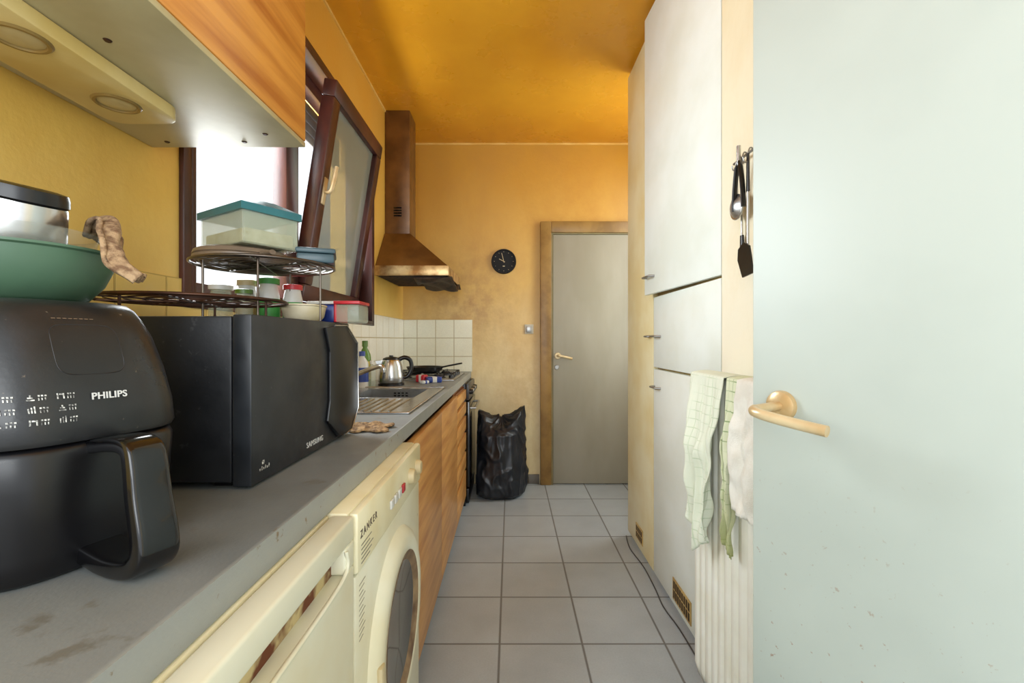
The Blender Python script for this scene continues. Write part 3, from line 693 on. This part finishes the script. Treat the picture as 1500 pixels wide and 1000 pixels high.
# ---------------------------------------------------------------- trash bag
def bagmesh():
    n=180; rings=[]; NZ=90
    prof=[(0,.86),(.03,1.06),(.09,1.15),(.17,1.14),(.28,1.06),(.38,1.0),(.46,.94),(.52,.86),(.58,.78),(.62,.74)]
    cx,cy=-.083,3.40
    def S(z):
        for a,b in zip(prof,prof[1:]):
            if a[0]<=z<=b[0]:
                t=(z-a[0])/(b[0]-a[0]); return a[1]*(1-t)+b[1]*t
        return prof[-1][1]
    for j in range(NZ+1):
        z=.62*j/NZ; ring=[]
        for i in range(n):
            a=2*math.pi*i/n; c,s=math.cos(a),math.sin(a)
            n1=mnoise.noise(Vector((c*1.6,s*1.6,z*5)))
            n2=1-abs(mnoise.noise(Vector((c*2.2,s*2.2,z*10+1.1*c))+Vector((5,2,1))))*2.4
            n3=1-abs(mnoise.noise(Vector((c*4.5,s*4.5,z*5))+Vector((9,2,4))))*2.2
            w=.12*n1+.055*max(0,n2)**1.5+.030*max(0,n3)
            w*=min(1,z/.05+.3)
            R=.164*S(z)*(1+w)
            tt=max(0,(z-.46)/.16)
            ear=max(0,math.cos(a-.1))**2+.85*max(0,math.cos(a-2.9))**2
            R*=1+.26*tt*ear-.12*tt*(1-min(1,ear))+.05*tt*math.sin(7*a)
            zz=z+tt*(.036*max(0,math.cos(a-.1))**2+.02*max(0,math.cos(a-2.9))**2-.12*(1-min(1,ear)))
            x=cx+R*c*1.12+.03*max(0,z-.3); y=cy+R*s*1.0
            x=max(x,-.247)
            ring.append(Vector((x,min(y,YB-.016),max(0,zz))))
        rings.append(ring)
    last=rings[-1]; ctr=sum(last,Vector())/n
    for k,(f,dz) in enumerate(((.82,.0),(.55,-.015),(.3,-.005),(.12,.01))):
        rings.append([Vector((ctr.x+(p.x-ctr.x)*f,ctr.y+(p.y-ctr.y)*f,p.z*(f)+(ctr.z)*(1-f)+dz+.02*mnoise.noise(p*30+Vector((k,0,0))))) for p in last])
    return rings
bg=loft("trash_bag",bagmesh(),m_bag,None,cap=True,ang=80)
top(bg,"full black plastic trash bag standing against the wall","trash bag")
sweep("cable",smoothpts([(.675,2.66,.004),(.655,2.5,.004),(.67,2.3,.004),(.665,2.1,.004),(.655,1.95,.004),(.668,1.8,.004),(.67,1.6,.004)],6),.0025,m_cable,seg=6)
top(OBJS[-1],"thin gray cable lying along the cupboard base","cable")

# ---------------------------------------------------------------- microwave
mw=thing("microwave","black microwave oven with angular door grip","microwave")
my=(.776,1.245)
box("body",(-.80,-.476),my,(.905,1.190),m_black,mw,bev=.004)
each("foot",[((-.77,-.74),(.80,.83),(CT,.905)),((-.52,-.49),(.80,.83),(CT,.905)),((-.77,-.74),(1.19,1.22),(CT,.905)),((-.52,-.49),(1.19,1.22),(CT,.905))],m_glosss,mw)
mdoor=box("door",(-.475,-.442),(my[0],my[1]),(.898,1.193),m_blackp,mw,bev=.003,label="matte black microwave door front")
gp=[(1.075,1.178),(1.175,1.186),(1.236,1.140),(1.240,.965),(1.205,.915),(1.15,.905),(1.085,.955),(1.10,1.0),(1.10,1.12)]
prism("door_grip",gp,lambda a,b,k:Vector((-.442 if not k else -.435+.018*max(0,(a-1.1)/.14),a,b)),m_glosss,mdoor,bev=.0015,label="dark angular door grip")
rim=[(1.12,1.184),(1.18,1.186),(1.239,1.141),(1.243,.966),(1.208,.914),(1.17,.906)]
sweep("grip_trim",[(-.435+.018*max(0,(a-1.1)/.14),a,b) for a,b in rim],.0022,m_steel,mdoor,seg=6)
text("brand_text","SAMSUNG",.017,(-.4414,.985,.914),(0,1,0),(0,0,1),m_whiteb,mdoor,spacing=1.15)
multi("small_symbol",[([(-.4414,.800+i*.006,.918),(-.4414,.803+i*.006,.918),(-.4414,.803+i*.006,.922+.003*(i%2)),(-.4414,.800+i*.006,.922+.003*(i%2))],[(0,1,2,3)]) for i in range(6)]+[([(-.4414,.808,.928),(-.4414,.816,.928),(-.4414,.816,.935),(-.4414,.808,.935)],[(0,1,2,3)])],m_white,mdoor)

# ---------------------------------------------------------------- racks
MT=1.190
def rack(name,cx,cy,r,z,mat,zfoot,legs,label,nr=6,grp=None,lr=None):
    e=thing(name,label,"rack",grp)
    lst=[]
    for i in range(nr):
        rr=r*(i+1)/nr
        lst.append(sweep_vf([(cx+rr*math.cos(q*math.pi/24),cy+rr*math.sin(q*math.pi/24),z) for q in range(48)],.0032 if i==nr-1 else .0016,6,True))
    for a in range(4):
        an=a*math.pi/4+.3
        lst.append(sweep_vf([(cx+r*math.cos(an),cy+r*math.sin(an),z-.002),(cx-r*math.cos(an),cy-r*math.sin(an),z-.002)],.0018,6))
    multi("wire_grid",lst,mat,e)
    for a in legs:
        q=lr or r*.93
        x,y=cx+q*math.cos(a),cy+q*math.sin(a)
        sweep("leg",[(x,y,z),(x,y,zfoot+.001)],.0026,mat,e,seg=8)
    return e
rack("cooling_rack",-.655,.945,.172,1.230,m_rackd,MT,[0.1,1.9,4.4],"low round dark wire rack standing on the microwave",6,"round wire racks on the microwave",lr=.14)
rack("cooling_rack",-.575,1.07,.150,1.322,m_chrome,MT+.003,[.05,1.6,-1.2,3.9],"tall round wire rack with legs on the microwave",8,"round wire racks on the microwave",lr=.125)
rl=thing("sandwich_maker","round taupe sandwich maker lying on the wire rack","sandwich maker")
lathe("shell",[(0,.002),(.090,.002),(.098,.008),(.098,.014),(.095,.016),(.098,.018),(.095,.026),(.085,.031),(0,.032)],(-.625,1.06,1.323),m_taupe,rl,seg=48)
sweep("side_grip",[(-.545,1.00,1.339),(-.515,.985,1.339)],.008,m_taupe,rl,flat=.7)
tc=thing("food_container","clear plastic food box with teal lid","food container")
TC=Matrix.Translation((-.608,1.06,1.3553))@Matrix.Rotation(math.radians(-32),4,'Z')
boxes("box",[((-.090,.090),(-.063,.063),(0,.003)),((-.090,.090),(-.063,-.060),(.003,.076)),((-.090,.090),(.060,.063),(.003,.076)),((-.090,-.087),(-.060,.060),(.003,.076)),((.087,.090),(-.060,.060),(.003,.076))],m_clear2,tc,bev=.001,seg=1,T=TC)
box("contents",(-.084,.084),(-.057,.057),(.004,.036),M("pale_food",(216,206,170),(190,172,120),rough=.8,scale=40,bmp=.4),tc,bev=.006,T=TC)
lv=[(-.096,-.069,.070),(.096,-.069,.070),(.096,.069,.070),(-.096,.069,.070),(-.096,-.069,.086),(.096,-.069,.086),(.096,.069,.086),(-.096,.069,.086),(-.055,-.028,.108),(.055,-.028,.108),(.055,.028,.108),(-.055,.028,.108)]
from_pyd("lid",lv,[(0,3,2,1),(0,1,5,4),(1,2,6,5),(2,3,7,6),(3,0,4,7),(4,5,9,8),(5,6,10,9),(6,7,11,10),(7,4,8,11),(8,9,10,11)],m_teal,tc,T=TC,label="teal stepped plastic box lid")
pb=thing("flat_box","slate-teal flat plastic box on the wire rack","plastic box")
TB=Matrix.Translation((-.462,1.085,1.3255))@Matrix.Rotation(math.radians(20),4,'Z')
box("tray",(-.04,.04),(-.05,.05),(0,.022),m_tealg,pb,bev=.005,T=TB)
box("tray_lid",(-.043,.043),(-.053,.053),(.022,.034),m_tealg,pb,bev=.004,T=TB)
GJ="jars on the microwave"
bottle("spice_jar",(-.745,1.17,MT),.028,.10,m_clear2,m_whitep,"clear spice jar with white cap on the microwave",None,"jar",.8,GJ)
bottle("spice_jar",(-.69,1.19,MT),.024,.115,m_whitep,m_beige,"white jar with beige cap on the microwave",M("tan_label",(190,150,90),rough=.6),"jar",.8,GJ)
bottle("spice_jar",(-.635,1.195,MT),.026,.12,m_whitep,m_glab,"white jar with green label on the microwave",m_glab,"jar",.8,GJ)
bottle("spice_jar",(-.580,1.212,MT),.024,.105,m_whitep,m_redp,"white jar with red cap on the microwave",m_glab,"jar",.8,GJ)
bottle("spice_jar",(-.665,1.135,MT),.020,.085,m_clear2,m_olive,"small clear jar with green cap on the microwave",None,"jar",.8,GJ)
bb_=lathe("serving_dish",[(0,0),(.040,0),(.052,.012),(.058,.036),(.061,.038),(.060,.041),(.055,.038),(.048,.014),(.038,.004),(0,.004)],(-.508,1.12,MT+.003),M("ivory_ceramic",(218,208,182),(200,186,148),rough=.25),None,seg=48,sx=.85)
top(bb_,"small ivory dish on the microwave","dish")
bx=thing("blue_container","blue plastic tub beside the ivory dish","plastic tub")
box("tub",(-.53,-.46),(1.188,1.238),(MT+.003,MT+.052),m_blue,bx,bev=.008)
box("tub_lid",(-.533,-.457),(1.185,1.241),(MT+.052,MT+.06),m_whitep,bx,bev=.003)
rc=thing("red_rimmed_container","clear plastic tub with red rim on the microwave corner","food container")
box("tub",(-.448,-.385),(1.155,1.235),(MT+.003,MT+.05),m_clear2,rc,bev=.006)
boxes("rim",[((-.45,-.383),(1.153,1.237),(MT+.05,MT+.058)),((-.449,-.442),(1.154,1.236),(MT+.004,MT+.05))],m_redp,rc,bev=.002)

# ---------------------------------------------------------------- cloth on counter
def crump(cx,cy,a,b,hh,z):
    def fn(u,v):
        x=(u-.5)*2; y=(v-.5)*2
        e=max(0,1-(x*x+y*y)*.5)
        zz=hh*(.45+.55*math.sin(7*x+3*y)*math.cos(5*y-2*x))*e
        return Vector((cx+a*x+.01*math.sin(6*y),cy+b*y+.01*math.sin(7*x),z+.003+max(0,zz)))
    return fn
cl=surf("pot_holder",crump(-.415,1.31,.065,.06,.012,CT),30,30,m_cloth,None,.006)
top(cl,"crumpled brown patterned pot holder beside the microwave","pot holder")

# ---------------------------------------------------------------- air fryer
af=thing("air_fryer","black air fryer with pull-out basket on the worktop","air fryer")
FC=Vector((-.590,.565,CT)); FN=Vector((.94,-.34,0)).normalized(); FT=Vector((-FN.y,FN.x,0))
BS=.80
def fring(a,b,off,h,e=3.6,n=72): return [FC+FN*(p+off)+FT*q+Vector((0,0,h)) for p,q in superring(a,b*BS,e,n)]
loft("body",[fring(.136,.134,0,.146),fring(.139,.137,0,.152),fring(.137,.135,-.001,.18),fring(.131,.129,-.006,.22),fring(.121,.120,-.012,.26),fring(.112,.111,-.017,.283),fring(.106,.105,-.019,.294),fring(.096,.098,-.02,.301),fring(.086,.088,-.02,.303),fring(.04,.04,-.02,.3035)],m_fry,af,ang=60)
dr=loft("basket_drawer",[fring(.118,.118,0,0),fring(.126,.124,0,.006),fring(.131,.129,0,.03),fring(.135,.133,0,.10),fring(.137,.135,0,.135),fring(.134,.132,0,.142),fring(.128,.126,0,.145)],m_glosss,af,ang=60)
def FP(n,t,h): return FC+FN*n+FT*t+Vector((0,0,h))
pts2=[(.125,.136),(.172,.143),(.196,.140),(.204,.126),(.210,.09),(.220,.045),(.218,.024),(.202,.013),(.165,.011),(.118,.020)]
pp=smoothpts([FP(a,0,b) for a,b in pts2],4)
rr=[.017+.005*min(1,i/24) for i in range(len(pp))]
sweep("handle",pp,rr,m_gloss,dr,seg=24,flat=.46,label="black angular loop handle",up=(0,0,1),sq=.32,ang=40)
def slope_pt(n_at,t,h):
    tab=[(.152,.139,0),(.18,.137,-.001),(.22,.131,-.006),(.26,.121,-.012),(.283,.112,-.017),(.296,.104,-.02)]
    for i in range(len(tab)-1):
        if tab[i][0]<=h<=tab[i+1][0]:
            k=(h-tab[i][0])/(tab[i+1][0]-tab[i][0]); a=tab[i][1]*(1-k)+tab[i+1][1]*k; o=tab[i][2]*(1-k)+tab[i+1][2]*k
            b=(a-.002)*BS
            s=min(.999,abs(t)/b); aa=a*(1-s**3.6)**(1/3.6)
            return FP(aa+o+n_at,t,h)
    return FP(.1+n_at,t,h)
lp=[]
for i in range(40):
    a=2*math.pi*i/40; c,s=math.cos(a),math.sin(a)
    tt=.032*math.copysign(abs(c)**.4,c)-.004; hh=.246+.028*math.copysign(abs(s)**.4,s)
    lp.append(slope_pt(-.0002,tt,hh))
sweep("display_outline",lp,.0006,M("dark_gray_trim",(36,36,38),rough=.4),af,closed=True,seg=6)
text("brand_text","PHILIPS",.0105,slope_pt(.0012,-.012,.190),FT,Vector((0,0,1))-FN*.12,m_whiteb,af,spacing=1.05,bold=.0002)
tinyprint=[]
def quad_on(t0,t1,h0,h1):
    return ([slope_pt(.0012,t0,h0),slope_pt(.0012,t1,h0),slope_pt(.0012,t1,h1),slope_pt(.0012,t0,h1)],[(0,1,2,3)])
for j in range(3):
    for i in range(3):
        t0=-.086+i*.0225; h0=.194-j*.0125; q=.98
        m=(i+2*j)%3
        def Q(a,b,c,d): tinyprint.append(quad_on(t0+a*q,t0+b*q,h0+c*q,h0+d*q))
        if m==0:
            for k in range(3): Q(k*.0022,k*.0022+.0011,0,.005+.001*k)
        elif m==1:
            Q(0,.006,0,.0013); Q(.001,.005,.0024,.0038); Q(.0025,.0038,.0038,.006)
        else:
            Q(0,.0013,0,.006); Q(.002,.0055,.004,.0056); Q(.005,.0063,0,.0056)
        for k in range(3):
            Q(.0085+k*.0025,.0085+k*.0025+.0009,0,.0026); Q(.0085+k*.0025,.0085+k*.0025+.0016,.004,.0057)
multi("cooking_icons",tinyprint,m_white,af)
multi("feature_text_line",[quad_on(-.03+i*.005,-.0265+i*.005,.2805,.2812) for i in range(8)],m_taupe,af)

FTp=CT+.3035
BX,BY=-.636,.585
gb=lathe("mixing_bowl",[(0,0),(.058,0),(.070,.006),(.086,.026),(.095,.048),(.098,.064),(.102,.066),(.102,.069),(.096,.069),(.092,.050),(.083,.030),(.066,.010),(0,.006)],(BX,BY,FTp),m_green,None,seg=64)
top(gb,"sage green plastic mixing bowl on the air fryer","bowl")
cb=lathe("clear_bowl",[(0,0),(.044,0),(.06,.012),(.072,.045),(.080,.072),(.084,.078),(.081,.079),(.070,.045),(.057,.014),(0,.004)],(BX,BY,FTp+.014),m_clear,None,seg=56)
top(cb,"clear plastic bowl nested in the green bowl","bowl")
cu=thing("steel_cup","steel cup with black base lying upside down in bowl","cup")
CA=Vector((.25,-.1,1)).normalized()
cp0=Vector((BX+.002,BY-.006,FTp+.050))
lathe("cup_body",[(0,0),(.048,0),(.050,.004),(.044,.076),(.043,.080),(0,.080)],cp0,m_steel,cu,axis=CA,seg=40)
lathe("cup_base",[(.0,.080),(.043,.080),(.045,.083),(.044,.092),(.042,.098),(.03,.100),(0,.100)],cp0,m_glosss,cu,axis=CA,seg=40)
mp=smoothpts([(-.602,.660,FTp+.096),(-.578,.645,FTp+.110),(-.551,.620,FTp+.103),(-.528,.597,FTp+.083),(-.511,.584,FTp+.060),(-.496,.577,FTp+.044),(-.476,.582,FTp+.028)],8)
nm=len(mp)
def mitfn(u,v):
    i=min(nm-1,int(v*(nm-1))); P=mp[i]
    Tn=(mp[min(i+1,nm-1)]-mp[max(i-1,0)]).normalized()
    side=Vector((-.35,.94,0)); nrm=side.cross(Tn).normalized()
    if nrm.z<0: nrm=-nrm
    wd=.028*(1-.72*v**1.8)*(.75+.25*min(1,v*6))
    s=(u-.5)*2
    h=.012*(1-s*s)*(1-.6*v)+.005*math.sin(5.5*s+4*v)+.007*mnoise.noise(Vector((s*2,v*6,3)))
    return P+side*(s*wd)+nrm*h
mo=surf("oven_mitt",mitfn,24,nm*1,m_mitt,None,.006)
top(mo,"mottled brown terry cloth mitt draped over bowl rim","oven mitt")

# ---------------------------------------------------------------- recentre & parenting
kids={}
for o,p in PAR.items(): kids.setdefault(p,[]).append(o)
def bb(o):
    pts=[]
    if o.type=='MESH': pts+=[v.co.copy() for v in o.data.vertices]
    for k in kids.get(o,[]): pts+=bb(k)
    return pts
W={}
for o in OBJS:
    pts=bb(o) if o.type=='EMPTY' else [v.co for v in o.data.vertices]
    xs=[p.x for p in pts]; ys=[p.y for p in pts]; zs=[p.z for p in pts]
    W[o]=Vector(((min(xs)+max(xs))/2,(min(ys)+max(ys))/2,min(zs) if o not in PAR else (min(zs)+max(zs))/2))
for o in OBJS:
    if o.type=='MESH': o.data.transform(Matrix.Translation(-W[o]))
    if o in PAR:
        o.parent=PAR[o]; o.location=W[o]-W[PAR[o]]
    else: o.location=W[o]

# ---------------------------------------------------------------- world, lights, camera
w=bpy.data.worlds.new("World"); SC.world=w; w.use_nodes=True
bgn=w.node_tree.nodes["Background"]; bgn.inputs[0].default_value=(.90,.95,1.0,1); bgn.inputs[1].default_value=1.3
def area(name,loc,rot,sx_,sy_,power,col=(1,1,1)):
    l=bpy.data.lights.new(name,'AREA'); l.shape='RECTANGLE'; l.size=sx_; l.size_y=sy_; l.energy=power; l.color=col
    o=bpy.data.objects.new(name,l); COL.objects.link(o); o.location=loc; o.rotation_euler=rot; return o
area("window_daylight",(-1.35,2.0,1.95),(0,math.radians(-80),0),1.3,1.7,108,(.88,.95,1.0))
area("hall_daylight",(-.1,-1.2,1.7),(math.radians(102),0,0),1.6,1.4,30,(.92,.97,1.0))
area("alcove_fill",(1.235,2.98,1.75),(0,math.radians(90),0),1.6,.5,14,(.88,.96,1.0))  # added fill light, out of view in the alcove, brightens the far end
cam=bpy.data.cameras.new("Camera"); co=bpy.data.objects.new("Camera",cam); COL.objects.link(co)
co.location=(0,0,H); co.rotation_euler=(math.radians(90),0,0)
cam.lens=16; cam.sensor_width=36; cam.shift_x=.0013; cam.shift_y=-.002; cam.clip_start=.02
SC.camera=co
SC.view_settings.view_transform='Standard'
SC.view_settings.look='None'
SC.view_settings.exposure=.40
